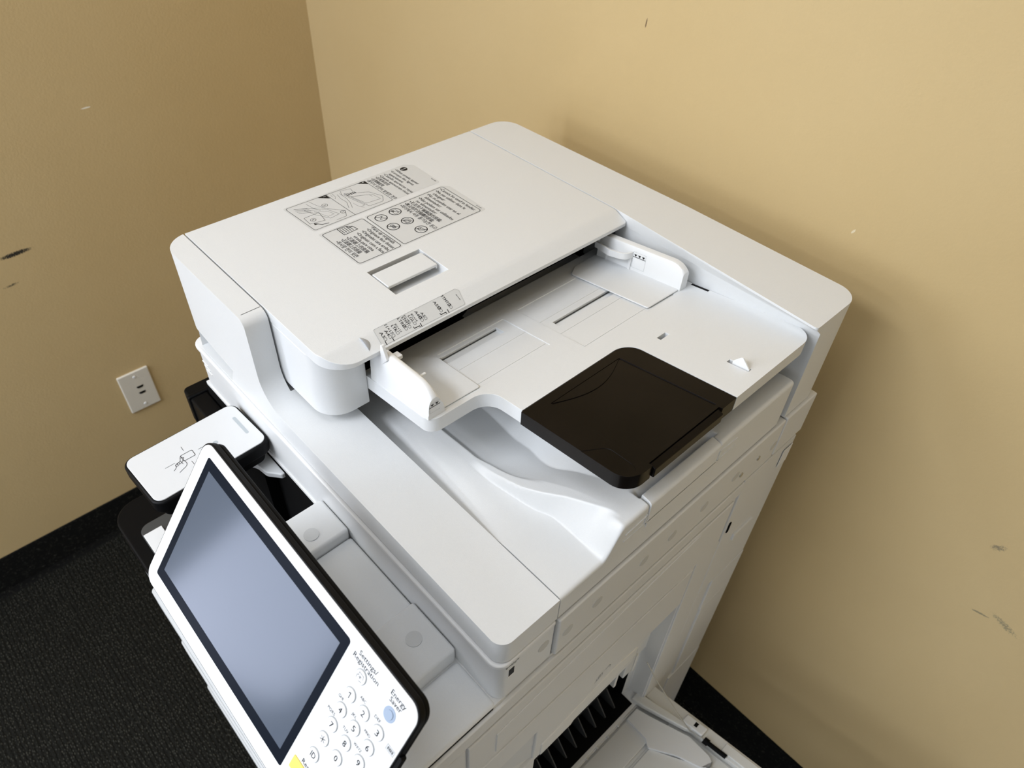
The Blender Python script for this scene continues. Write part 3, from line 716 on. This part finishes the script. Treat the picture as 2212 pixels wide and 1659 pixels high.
# picture 2
L_(A, [(-566, 42), (-548, 70), (-524, 90), (-512, 84), (-512, 70)], .45); L_(A, [(-556, 50), (-540, 74), (-522, 80), (-520, 66), (-538, 56)], .4, 1, True)
L_(A, [(-546, 58), (-536, 72), (-526, 75), (-525, 66)], .3, 1, True)
A.circle((-551, 77), 3.6, .5, 1, IN); A.text('3', -552, -550, 75.4, 3.2, 1, IN); A.circle((-523, 86), 3.2, .5, 1, IN); A.text('2', -524, -522, 84.4, 3.0, 1, IN)
L_(A, [(-570, 66), (-556, 69), (-545, 74)], .4); L_(A, [(-568, 60), (-553, 62), (-544, 66)], .4)
L_(A, [(-540, 40), (-524, 39), (-520, 58), (-541, 62)], .5, 1, True)
A.disc((-530, 47), 3.4, 0, IN*1.5); A.circle((-530, 47), 3.4, .5, 1, IN*2); A.text('1', -530.6, -529.4, 45.4, 3.2, 1, IN*2)
for k in range(4): L_(A, [(-566+4*k, 41), (-558+4*k, 56)], .5)
L_(A, [(-512, 58), (-514, 50), (-520, 45)], 1.1); A.poly([(-523, 43.5), (-517.5, 47), (-518.5, 42)], 1, IN)
A.build('streak_label', MM(), LAB, fco)
# B: cannot be used in feeder
B = Art()
B.poly(rpoly([(-497, 99.5, 3), (-412.8, 99, 3), (-413.5, 231, 3), (-489, 232.5), (-497, 224)]), 0)
framed(B, rpoly([(-494, 101, 3.5), (-415, 101, 3.5), (-415, 224, 3.5), (-494.5, 224, 3.5)]), .8)
rows = [('•Cannot be used in feeder:', -492, -420.5, 216), ('•Ne pas utiliser dans le', -491.5, -431, 208.4), ('chargeur:', -487.5, -463.5, 201.2), ('•No se pueden usar en el', -491.5, -425.5, 194.2), ('alimentador:', -487, -454, 187.2),
        ('•Não podem ser utilizados', -491, -420.5, 179.6), ('no alimentador:', -486.5, -445, 172.6), ('•无法用于输稿器的原稿:', -491, -427, 164.8), ('•無法用於送稿機的原稿:', -491, -433, 157.2), ('•피더에서 사용 불가능한 원고:', -491, -417, 149.8)]
for t, x0, x1, y in rows: B.text(t, x0+.5, x1, y, 5.0, 1, IN)
B.text('FE4-1131-000', -429, -419, 227, 1.6, 1, IN)
for (cx, cy, k) in [(-481, 114.5, 0), (-482, 137, 1), (-455, 136, 2), (-455, 114.3, 3), (-428.5, 137, 4)]:
    B.circle((cx, cy), 7.6, 1.1, 1, IN); B.line([(cx-5.4, cy-5.4), (cx+5.4, cy+5.4)], 1.0, 1, IN)
    if k == 0: B.line([(cx-3.5, cy+1), (cx-2.5, cy+3.4), (cx+2.5, cy-2.8), (cx+4.2, cy-1)], .7, 1, IN)
    elif k == 1: B.line([(cx-5, cy-2.6), (cx+5, cy-3.4), (cx+3.8, cy+3.2), (cx-4, cy+3.2)], .6, 1, IN, True); B.line([(cx-4, cy-2), (cx-3.4, cy), (cx-2.6, cy-2.2), (cx-2, cy), (cx-1.2, cy-2.2)], .5, 1, IN)
    elif k == 2: B.line([(cx-4, cy-3), (cx+3, cy-3), (cx+4, cy+2), (cx-2.6, cy+2)], .6, 1, IN, True); B.line([(cx-2.5, cy-4.4), (cx+4.4, cy-4.2), (cx+4.9, cy+.6)], .6, 1, IN); B.line([(cx-5, cy), (cx-3, cy+4), (cx+2, cy+4)], .6, 1, IN)
    elif k == 3:
        B.line(rpoly([(cx-4.4, cy-1.8, 1.7), (cx+3.8, cy-1.8, 1.7), (cx+3.8, cy+2.2, 1.7), (cx-4.4, cy+2.2, 1.7)], 4), .7, 1, IN, True); B.line(rpoly([(cx-2.6, cy-.6, .8), (cx+2.6, cy-.6, .8), (cx+2.6, cy+1.2, .8), (cx-2.6, cy+1.2, .8)], 4), .6, 1, IN, True)
    else: B.line([(cx-4.4, cy-3), (cx+3, cy-3), (cx+4.4, cy+2.6), (cx-3, cy+2.6)], .6, 1, IN, True); B.circle((cx-2.6, cy-.6), 1.7, .6, 1, IN, 12)
B.build('feeder_label', MM(), LAB, fco)
# C: face up originals
Cc = Art()
Cc.poly(rpoly([(-497.5, 33.5, 3), (-412.8, 34.5, 3), (-412.8, 98.2, 3), (-497.5, 97.5, 3)]), 0)
framed(Cc, rpoly([(-494.3, 36.5, 3.5), (-415, 37, 3.5), (-414.3, 96.7, 3.5), (-494.5, 95.8, 3.5)]), .8)
Cc.line([(-493, 57.5), (-492, 70), (-487.5, 76), (-478, 77.5), (-477, 57.5)], 1.0, 1, IN, True); Cc.line([(-487.5, 76), (-486.6, 71), (-492, 70)], .8, 1, IN)
for k in range(5): Cc.line([(-490.5+(2.2 if k == 4 else 0), 60+3.1*k), (-480, 60.2+3.1*k)], .9, 1, IN)
rows = [('•Face up originals', -472, -424.5, 91.2), ('•Originaux face dessus', -471.5, -416.2, 84.4), ('•Originales cara arriba', -471.5, -416.2, 77.2), ('•Originais com a face', -471.5, -416, 69.8), ('virada para cima', -468, -427, 63), ('•正面朝上的原稿', -471.5, -427.5, 55.2), ('•正面朝上的原稿', -471.5, -432.5, 47.8), ('•복사할 면이 윗면', -471.5, -428.5, 40.2)]
for t, x0, x1, y in rows: Cc.text(t, x0+.5, x1, y, 4.9, 1, IN)
Cc.build('face_up_label', MM(), LAB, fco)
# D: paper sizes on the sloping strip
D = Art()
D.poly(rpoly([(-307, -21, 2), (-286.8, -24, 2), (-286.4, 88, 2), (-303.5, 93.2), (-307.4, 90)]), 0)
D.line(rpoly([(-306.6, -20.6, 2), (-287.1, -23.4, 2), (-286.8, 87.6, 2), (-303.7, 92.6), (-307, 89.6)]), .2, 2, IN, True)
rows = [('A3', -301.3, -294.5, -17.4), ('A4', -300.9, -294.2, -11.6), ('11×17', -306.0, -294.0, -7.4), ('LTR', -302.3, -294.6, -1.6), ('8½×11', -302.2, -291.9, 2.6), ('LTRR', -306.2, -294.4, 9.2), ('STMT', -305.6, -294.6, 13.9), ('5½×8½', -306.3, -295.0, 17.6), ('LGL', -303.6, -295.3, 21.4), ('8½×14', -304.0, -294.0, 25.4), ('A4R', -304.8, -294.8, 30.8), ('A5', -300.8, -294.8, 35.6), ('A5R', -305.3, -294.6, 56.6), ('STMTR', -307.0, -293.0, 69.3)]
for t, x0, x1, y in rows:
    small = '½' in t; h_ = 2.4 if small else 3.4
    D.text(t, x0, x1, y, h_, 1, IN)
    if not small: D.line([(x1+.7, y), (x1+3.6, y), (x1+3.6, y+2.0), (x1+2.4, y+3.1), (x1+.7, y+3.1)], .35, 1, IN, True)
    if t[-1] == 'R' and len(t) > 2 and t not in ('LTR',): D.poly([(x1-2.2, y-.3), (x1+.1, y-.3), (x1+.1, y+3.7), (x1-2.2, y+3.7)], 1, IN*1.2); D.text('R', x1-1.9, x1-.3, y+.3, 2.6, 0, IN*2)
for y in (-17.8, -8.6, 28.0, 65.2): D.line([(-290.4, y), (-286.9, y-.6)], .9, 1, IN)
for y0_, y1_ in ((18.8, 25.5), (54.8, 61.5)): D.line([(-290.4, y0_), (-288.6, y0_), (-288.6, y1_), (-287, y1_)], .8, 1, IN)
D.text('FE4-1141-000', -301, -293.5, 85.6, 1.3, 1, IN)
D.build('paper_size_label', lambda a, b_, h: (a/1000, b_/1000, SL(a/1000)+.0002+h), LAB, fco)

# ------------------------------------------------------------------ operation panel
PO = Vector((-.28363, -.22454, 1.10460)); EX = Vector((.99945, -.01068, -.03134)).normalized(); EU = Vector((.03545, .58199, .81242)); EU = (EU-EX*EU.dot(EX)).normalized(); EN = EX.cross(EU)
def PN(a, b_, h): return PO+EX*a/1000+EU*b_/1000+EN*h/1000
def slab(poly, h0, h1):
    vf = prism(poly, 'z', h0, h1); return xf(vf, lambda v: PN(v.x, v.y, v.z))
face = rpoly([(-22.0, -146, 13), (307, -146, 13), (307, 20.5, 13), (-22.0, 20.5, 13)], 8)
def grow(d, dr=0): return rpoly([(-22-d, -146-d, 13+dr), (307+d, -146-d, 13+dr), (307+d, 20.5+d, 13+dr), (-22-d, 20.5+d, 13+dr)], 8)
op = mesh_obj('operation_panel', *slab(grow(1.6, 1.5), -7.5, -.6), M['rubber'], cp, bevel=.0012, angle=50)
op['label'] = 'tilted black control panel with white face'
mesh_obj('panel_back', *slab(grow(.6, 1), -15, -7.4), M['black'], op, bevel=.003, angle=50)
mesh_obj('panel_face', *slab(grow(0, 0), -4, 0), M['panelwhite'], op, bevel=.0006, angle=50)
mesh_obj('panel_neck', *slab([(60, -110), (230, -110), (230, -20), (60, -20)], -60, -15), M['black'], op, bevel=.006)
mesh_obj('screen_bezel', *slab(rpoly([(-8.6, -130.4, 2.5), (225.3, -130.4, 2.5), (225.3, 10.4, 3.5), (-8.6, 10.4, 2.5)], 6), -1, .15), M['bezel'], op, bevel=.0001)
mesh_obj('touch_screen', *slab([(0, -119.2), (217, -119.2), (217, 0), (0, 0)], 0, .22), M['lcd'], op)
# edge clip at the lower right of the housing
mesh_obj('side_tab', *slab(rpoly([(308, -42, 2), (312, -42, 2), (312, -22, 2), (308, -22, 2)], 4), -7, -1.5), M['black'], op, bevel=.0005)
keys = {'1': (248.3, -22.9), '4': (248, -39.3), '7': (247.7, -55.7), '*': (247.5, -72), 'ID': (247.2, -90.4), '2': (266.4, -23.1), '5': (266.1, -39.4), '8': (266, -55.8), '0': (266, -72.1), '3': (284.7, -23.2), '6': (284.4, -39.6), '9': (284.2, -55.9), 'S': (248.4, -3.9), '#': (283.9, -72.2)}
for k, (kx, ky) in keys.items():
    ring = slab([(kx+6.4*cos(2*pi*i/36), ky+6.4*sin(2*pi*i/36)) for i in range(36)], -.4, .12)
    cap = slab([(kx+5.7*cos(2*pi*i/36), ky+5.7*sin(2*pi*i/36)) for i in range(36)], -.4, 1.1)
    a = Art(); a.V = []
    if k == '*':
        for q in range(3): a.line([(kx+3*cos(pi*q/3+pi/6), ky+3*sin(pi*q/3+pi/6)), (kx-3*cos(pi*q/3+pi/6), ky-3*sin(pi*q/3+pi/6))], .55, 1, 0)
    elif k == 'S':
        a.line([(kx-3.4, ky-2.6), (kx-3.6, ky), (kx-2.2, ky+.6), (kx-2.6, ky+3.2), (kx, ky+3.0), (kx+2.6, ky+3.0), (kx+3.4, ky)], .4, 1, 0); a.line([(kx+3.2, ky-2.4), (kx, ky-3.4)], .4, 1, 0)
        for q in range(3): a.line([(kx+1.7*cos(pi*q/3+pi/6), ky+1.7*sin(pi*q/3+pi/6)), (kx-1.7*cos(pi*q/3+pi/6), ky-1.7*sin(pi*q/3+pi/6))], .35, 1, 0)
    elif k == '#': a.line([(kx-2.4, ky-1), (kx+2.4, ky-1)], .5); a.line([(kx-2.2, ky+1), (kx+2.6, ky+1)], .5); a.line([(kx-1.3, ky-2.6), (kx-.7, ky+2.6)], .5); a.line([(kx+.7, ky-2.6), (kx+1.3, ky+2.6)], .5)
    elif k == '1': a.line([(kx-1.4, ky+1.5), (kx+.3, ky+2.4), (kx+.3, ky-2.5)], .75, 1, 0)
    else:
        w_ = 5.8 if k == 'ID' else (1.9 if k == '1' else 3.5); a.text(k, kx-w_/2, kx+w_/2, ky-2.6, 5.2, 1, 0)
    V0, F0 = join(ring, cap); fm = [2]*len(ring[1])+[0]*len(cap[1]); off = len(V0)
    V0 = list(V0)+[PN(v[0], v[1], 1.18) for v in a.V]; F0 = list(F0)+[tuple(i+off for i in f) for f in a.F]; fm += [1]*len(a.F)
    mesh_obj('keypad_key' if k != 'S' else 'settings_key', V0, F0, [M['panelwhite'], M['ink'], M['inkgrey']], op, fm=fm)
kx, ky = 284.9, -3.9
mesh_obj('energy_saver_key', *join(slab([(kx+6.3*cos(2*pi*i/36), ky+6.3*sin(2*pi*i/36)) for i in range(36)], -.4, .35), slab([(kx+3.6*cos(2*pi*i/36)+.4, ky+3.9*sin(2*pi*i/36)) for i in range(36)], 0, 1.0)), M['blueled'], op, bevel=.0003)
mesh_obj('reset_key', *slab(rpoly([(232, -120, 1), (247, -120, 1), (247, -107.5, 1), (232, -107.5, 1)], 3), -.4, 1.0), M['yellow'], op, bevel=.0004)
pt = Art()
pt.text('Settings/', 236.5, 259.5, 8.2, 4.3); pt.text('Registration', 232.4, 264.6, 3.0, 4.3)
pt.text('Energy', 276.6, 294.0, 9.4, 4.3); pt.text('Saver', 278.4, 292.0, 4.2, 4.3); pt.text('Reset', 240.5, 255, -106.2, 4.3)
for t, x, y in [('ABC', 260, -15.7), ('DEF', 278.6, -15.7), ('GHI', 242, -31.9), ('JKL', 260.3, -32.3), ('MNO', 277.6, -32.4), ('PQRS', 240.8, -48.3), ('TUV', 260, -47.9), ('WXYZ', 276.6, -48.4)]:
    w_ = 2.35*len(t)*(.85 if t in ('JKL', 'GHI') else 1); pt.text(t, x-w_/2, x+w_/2, y-1.2, 2.7)
pt2 = Art()
pt2.line([(296.2, -26.3), (304.8, -26.3), (304.8, -21.6), (296.2, -21.6)], .3, 1, 0, True)
pt2.poly([(297, -25.4), (304, -25.4), (304, -22.4), (297, -22.4)], 2, 0); pt2.text('101', 297.6, 303.4, -25.2, 2.4, 1, .05)
pt2.build('serial_plate', lambda a, b_, h: PN(a, b_, .08+h), [M['panelwhite'], M['ink'], M['inkgrey']], op)
pt.build('panel_lettering', lambda a, b_, h: PN(a, b_, .08+h), [M['panelwhite'], M['ink'], M['inkgrey']], op)

# dark side plate and tray parts at the left front
lp = mesh_obj('left_arm_cover', *prism(rpoly([(-.6040, -.300, .034), (-.31, -.300), (-.31, -.2705), (-.6005, -.2705), (-.6005, -.1195), (-.6040, -.1195)]), 'z', .735, .7655), M['black'], cp, bevel=.002, angle=50)
mesh_obj('arm_cover_top', *prism(rpoly([(-.6040, -.300, .034), (-.31, -.300), (-.31, -.1205), (-.6040, -.1205)]), 'z', .7657, .780), M['black'], cp, bevel=.003, angle=50)
mesh_obj('arm_pad', *prism(rpoly([(-.545, -.282, .014), (-.40, -.282), (-.40, -.20), (-.545, -.20, .014)]), 'z', .780, .787), M['dark'], lp, bevel=.0015, angle=50)
mesh_obj('arm_tag', *prism([(-.527, -.281), (-.47, -.281), (-.47, -.256), (-.527, -.256)], 'z', .787, .789), M['white2'], lp, bevel=.0005)
# front doors and drawers seen edge on at the left
mesh_obj('front_door', *prism(rpoly([(-.602, -.297, .008), (-.002, -.297, .008), (-.002, -.271), (-.602, -.271)]), 'z', .60, .733), M['white'], cp, bevel=.002, angle=50)
for z0_, z1_ in ((.43, .595), (.25, .425), (.00, .245)):
    dr = mesh_obj('paper_drawer', *prism(rpoly([(-.601, -.295, .006), (-.002, -.295, .006), (-.002, -.271), (-.601, -.271)]), 'z', z0_, z1_), M['white'], cp, bevel=.002, angle=50)
    mesh_obj('drawer_grip', *prism(rpoly([(-.599, -.304, .008), (-.005, -.304, .008), (-.005, -.296), (-.599, -.296)]), 'z', z1_-.055, z1_-.012), M['grey'], dr, bevel=.004, angle=50)
for cx, cy in ((-.57, -.22), (-.10, -.22), (-.57, .32), (-.10, .32)):
    mesh_obj('caster', *box(cx, cx+.07, cy, cy+.07, ZF, ZF+.045), M['black'], cp, bevel=.01)

# ------------------------------------------------------------------ card reader
cr_ = thing('card_reader', 'flat white and black card reader behind the upper left corner of the control panel', 'card reader', (-.46, -.1925, .926))
RY = radians(2.6)
def RD(v):
    # local: a along short side (x), b along long side (y)
    a, b_ = v.x, v.y
    c = Vector((-.4552, -.1927, .96)); ca, sa = cos(RY), sin(RY)
    return Vector((c.x+a*ca-b_*sa, c.y+a*sa+b_*ca, c.z+v.z))
def rr(w_, h_, r): return rpoly([(-w_, -h_, r), (w_, -h_, r), (w_, h_, r), (-w_, h_, r)], 8)
rc = mesh_obj('reader_case', *xf(prism(rr(.0452, .0735, .0135), 'z', -.020, -.0008), RD), M['rubber'], cr_, bevel=.003, angle=50)
mesh_obj('reader_base', *xf(prism(rr(.041, .066, .012), 'z', -.034, -.0195), RD), M['black'], cr_, bevel=.003, angle=50)
mesh_obj('reader_face', *xf(prism(rr(.0416, .0705, .0108), 'z', -.002, .0006), RD), M['card'], cr_, bevel=.0006, angle=50)
ra = Art()
rb = Art(); rb.poly(rpoly([(-18.5, 57.2, 2), (17.5, 56.2, 2), (17.5, 60.2, 2), (-18.5, 61.4, 2)], 5), 2)
rb.build('status_window', lambda a, b_, h: RD(Vector((a/1000, b_/1000, .00078))), [M['card'], M['ink'], M['paleg']], cr_)
rb = Art(); rb.disc((4.4, 22.0), 3.2, 2)
rb.build('light_sensor', lambda a, b_, h: RD(Vector((a/1000, b_/1000, .00078))), [M['card'], M['ink'], M['paleg']], cr_)
ra.line(rpoly([(-4.8, -18.6, 1.3), (-4.6, -4.2, 1.3), (5.8, -4.8, 1.3), (5.5, -19.2, 1.3)], 4), .7, 1, 0, True)
def soft(pts, n=6):
    out = []
    for i in range(len(pts)-1):
        p0 = pts[max(i-1, 0)]; p1 = pts[i]; p2 = pts[i+1]; p3 = pts[min(i+2, len(pts)-1)]
        for k in range(n):
            t = k/n; out.append(tuple(.5*((2*p1[q])+(-p0[q]+p2[q])*t+(2*p0[q]-5*p1[q]+4*p2[q]-p3[q])*t*t+(-p0[q]+3*p1[q]-3*p2[q]+p3[q])*t**3) for q in range(2)))
    return out+[pts[-1]]
ra.line(soft([(11.4, -34.6), (8.5, -30.5), (4.0, -28.5), (2.5, -23.0), (-1.7, -20.6), (-3.8, -19.3)]), .55)
ra.line(soft([(-1.7, -20.1), (-.1, -17.1), (2.7, -19.1), (5.7, -22.0), (8.1, -21.8)]), .6)
ra.line(soft([(18.2, -30.8), (16.5, -26.9), (14.4, -21.3), (11.2, -18.5), (6.3, -18.4), (5.3, -19.5)]), .6)
for cx, cy in ((5.2, -28.3), (4.4, -25.6), (3.6, -23.2)): ra.line(soft([(cx-1.2, cy+.8), (cx-.2, cy-1.4), (cx+2.2, cy-1.2), (cx+1.8, cy+1.0), (cx-1.2, cy+.8)], 4), .5)
for q in ([(1.0, -40.1), (1.1, -28.8)], [(-17.4, -11.2), (-10.2, -11.8)], [(0, 2.0), (.3, 9.5)], [(11.7, -12.8), (18.0, -12.8)]): ra.line(q, .5)
ra.build('card_symbol', lambda a, b_, h: RD(Vector((a/1000, b_/1000, .00075+h))), [M['card'], M['ink'], M['paleg']], cr_)
mesh_obj('mounting_bracket', *join(prism(rpoly([(-.632, -.1455, .008), (-.503, -.1455), (-.503, -.1205), (-.6035, -.1205), (-.6035, -.02), (-.632, -.02)]), 'z', .845, .903), box(-.612, -.604, -.148, -.02, .85, .906)), M['black'], cr_, bevel=.003, angle=50)

# ------------------------------------------------------------------ lights
def area(name, loc, rot, sx, sy, power, col, spread=None):
    l = bpy.data.lights.new(name, 'AREA'); l.shape = 'RECTANGLE'; l.size = sx; l.size_y = sy; l.energy = power; l.color = col
    if spread: l.spread = radians(spread)
    o = bpy.data.objects.new(name, l); COL.objects.link(o); o.location = loc; o.rotation_euler = rot
    return o
# ceiling troffers, then an added overhead fill
area('ceiling_and_fill_lamp', (-.60, -1.65, H-.02), (0, 0, 0), 1.2, .6, 44, (.86, .91, 1))
area('ceiling_and_fill_lamp', (-.60, -3.10, H-.02), (0, 0, 0), 1.2, .6, 34, (.86, .91, 1))
area('ceiling_and_fill_lamp', (-.30, -.45, H-.02), (0, 0, 0), 1.2, .6, 8, (.86, .91, 1))  # weak fill added overhead to lighten the deck, not a known fixture
# daylight through the left window, then an added fill in the front wall
area('window_and_fill_light', (XW-.06, -2.40, 1.70), (0, radians(-90), 0), 1.0, 1.30, 46, (.80, .88, 1))
area('window_and_fill_light', (XW-.06, -2.40, .775), (0, radians(-90), 0), .85, 1.30, 21, (.77, .81, 1))
area('window_and_fill_light', (-.75, YF-.06, 1.55), (radians(90), 0, 0), 1.1, 1.3, 24, (.82, .89, 1))  # frontal fill added to brighten the back wall, set in the made-up opening
W = bpy.data.worlds.new('world'); S.world = W; W.use_nodes = True
W.node_tree.nodes['Background'].inputs[0].default_value = (.80, .90, 1, 1); W.node_tree.nodes['Background'].inputs[1].default_value = .6

# ------------------------------------------------------------------ camera
cam = bpy.data.cameras.new('camera'); co = bpy.data.objects.new('camera', cam); COL.objects.link(co); S.camera = co
cam.sensor_fit = 'HORIZONTAL'; cam.sensor_width = 36; cam.lens = 1565.731/2212*36
right = Vector((0.68227424, 0.72998564, 0.04028437)); down = Vector((0.52628294, -0.45214477, -0.72013289)); fwd = Vector((-0.5074723, 0.51252909, -0.69266572))
mt = Matrix((right, -down, -fwd)).transposed().to_4x4(); mt.translation = Vector((0.20365421, -0.32681097, 1.63663297))
co.matrix_world = mt
cam.clip_start = .02; cam.clip_end = 50
cam.dof.use_dof = True; cam.dof.focus_distance = .78; cam.dof.aperture_fstop = 8.5

bpy.data.curves.remove(_tc)
S.view_settings.view_transform = 'Standard'; S.view_settings.look = 'None'; S.view_settings.gamma = 1; S.view_settings.exposure = -.10; S.view_settings.use_curve_mapping = False
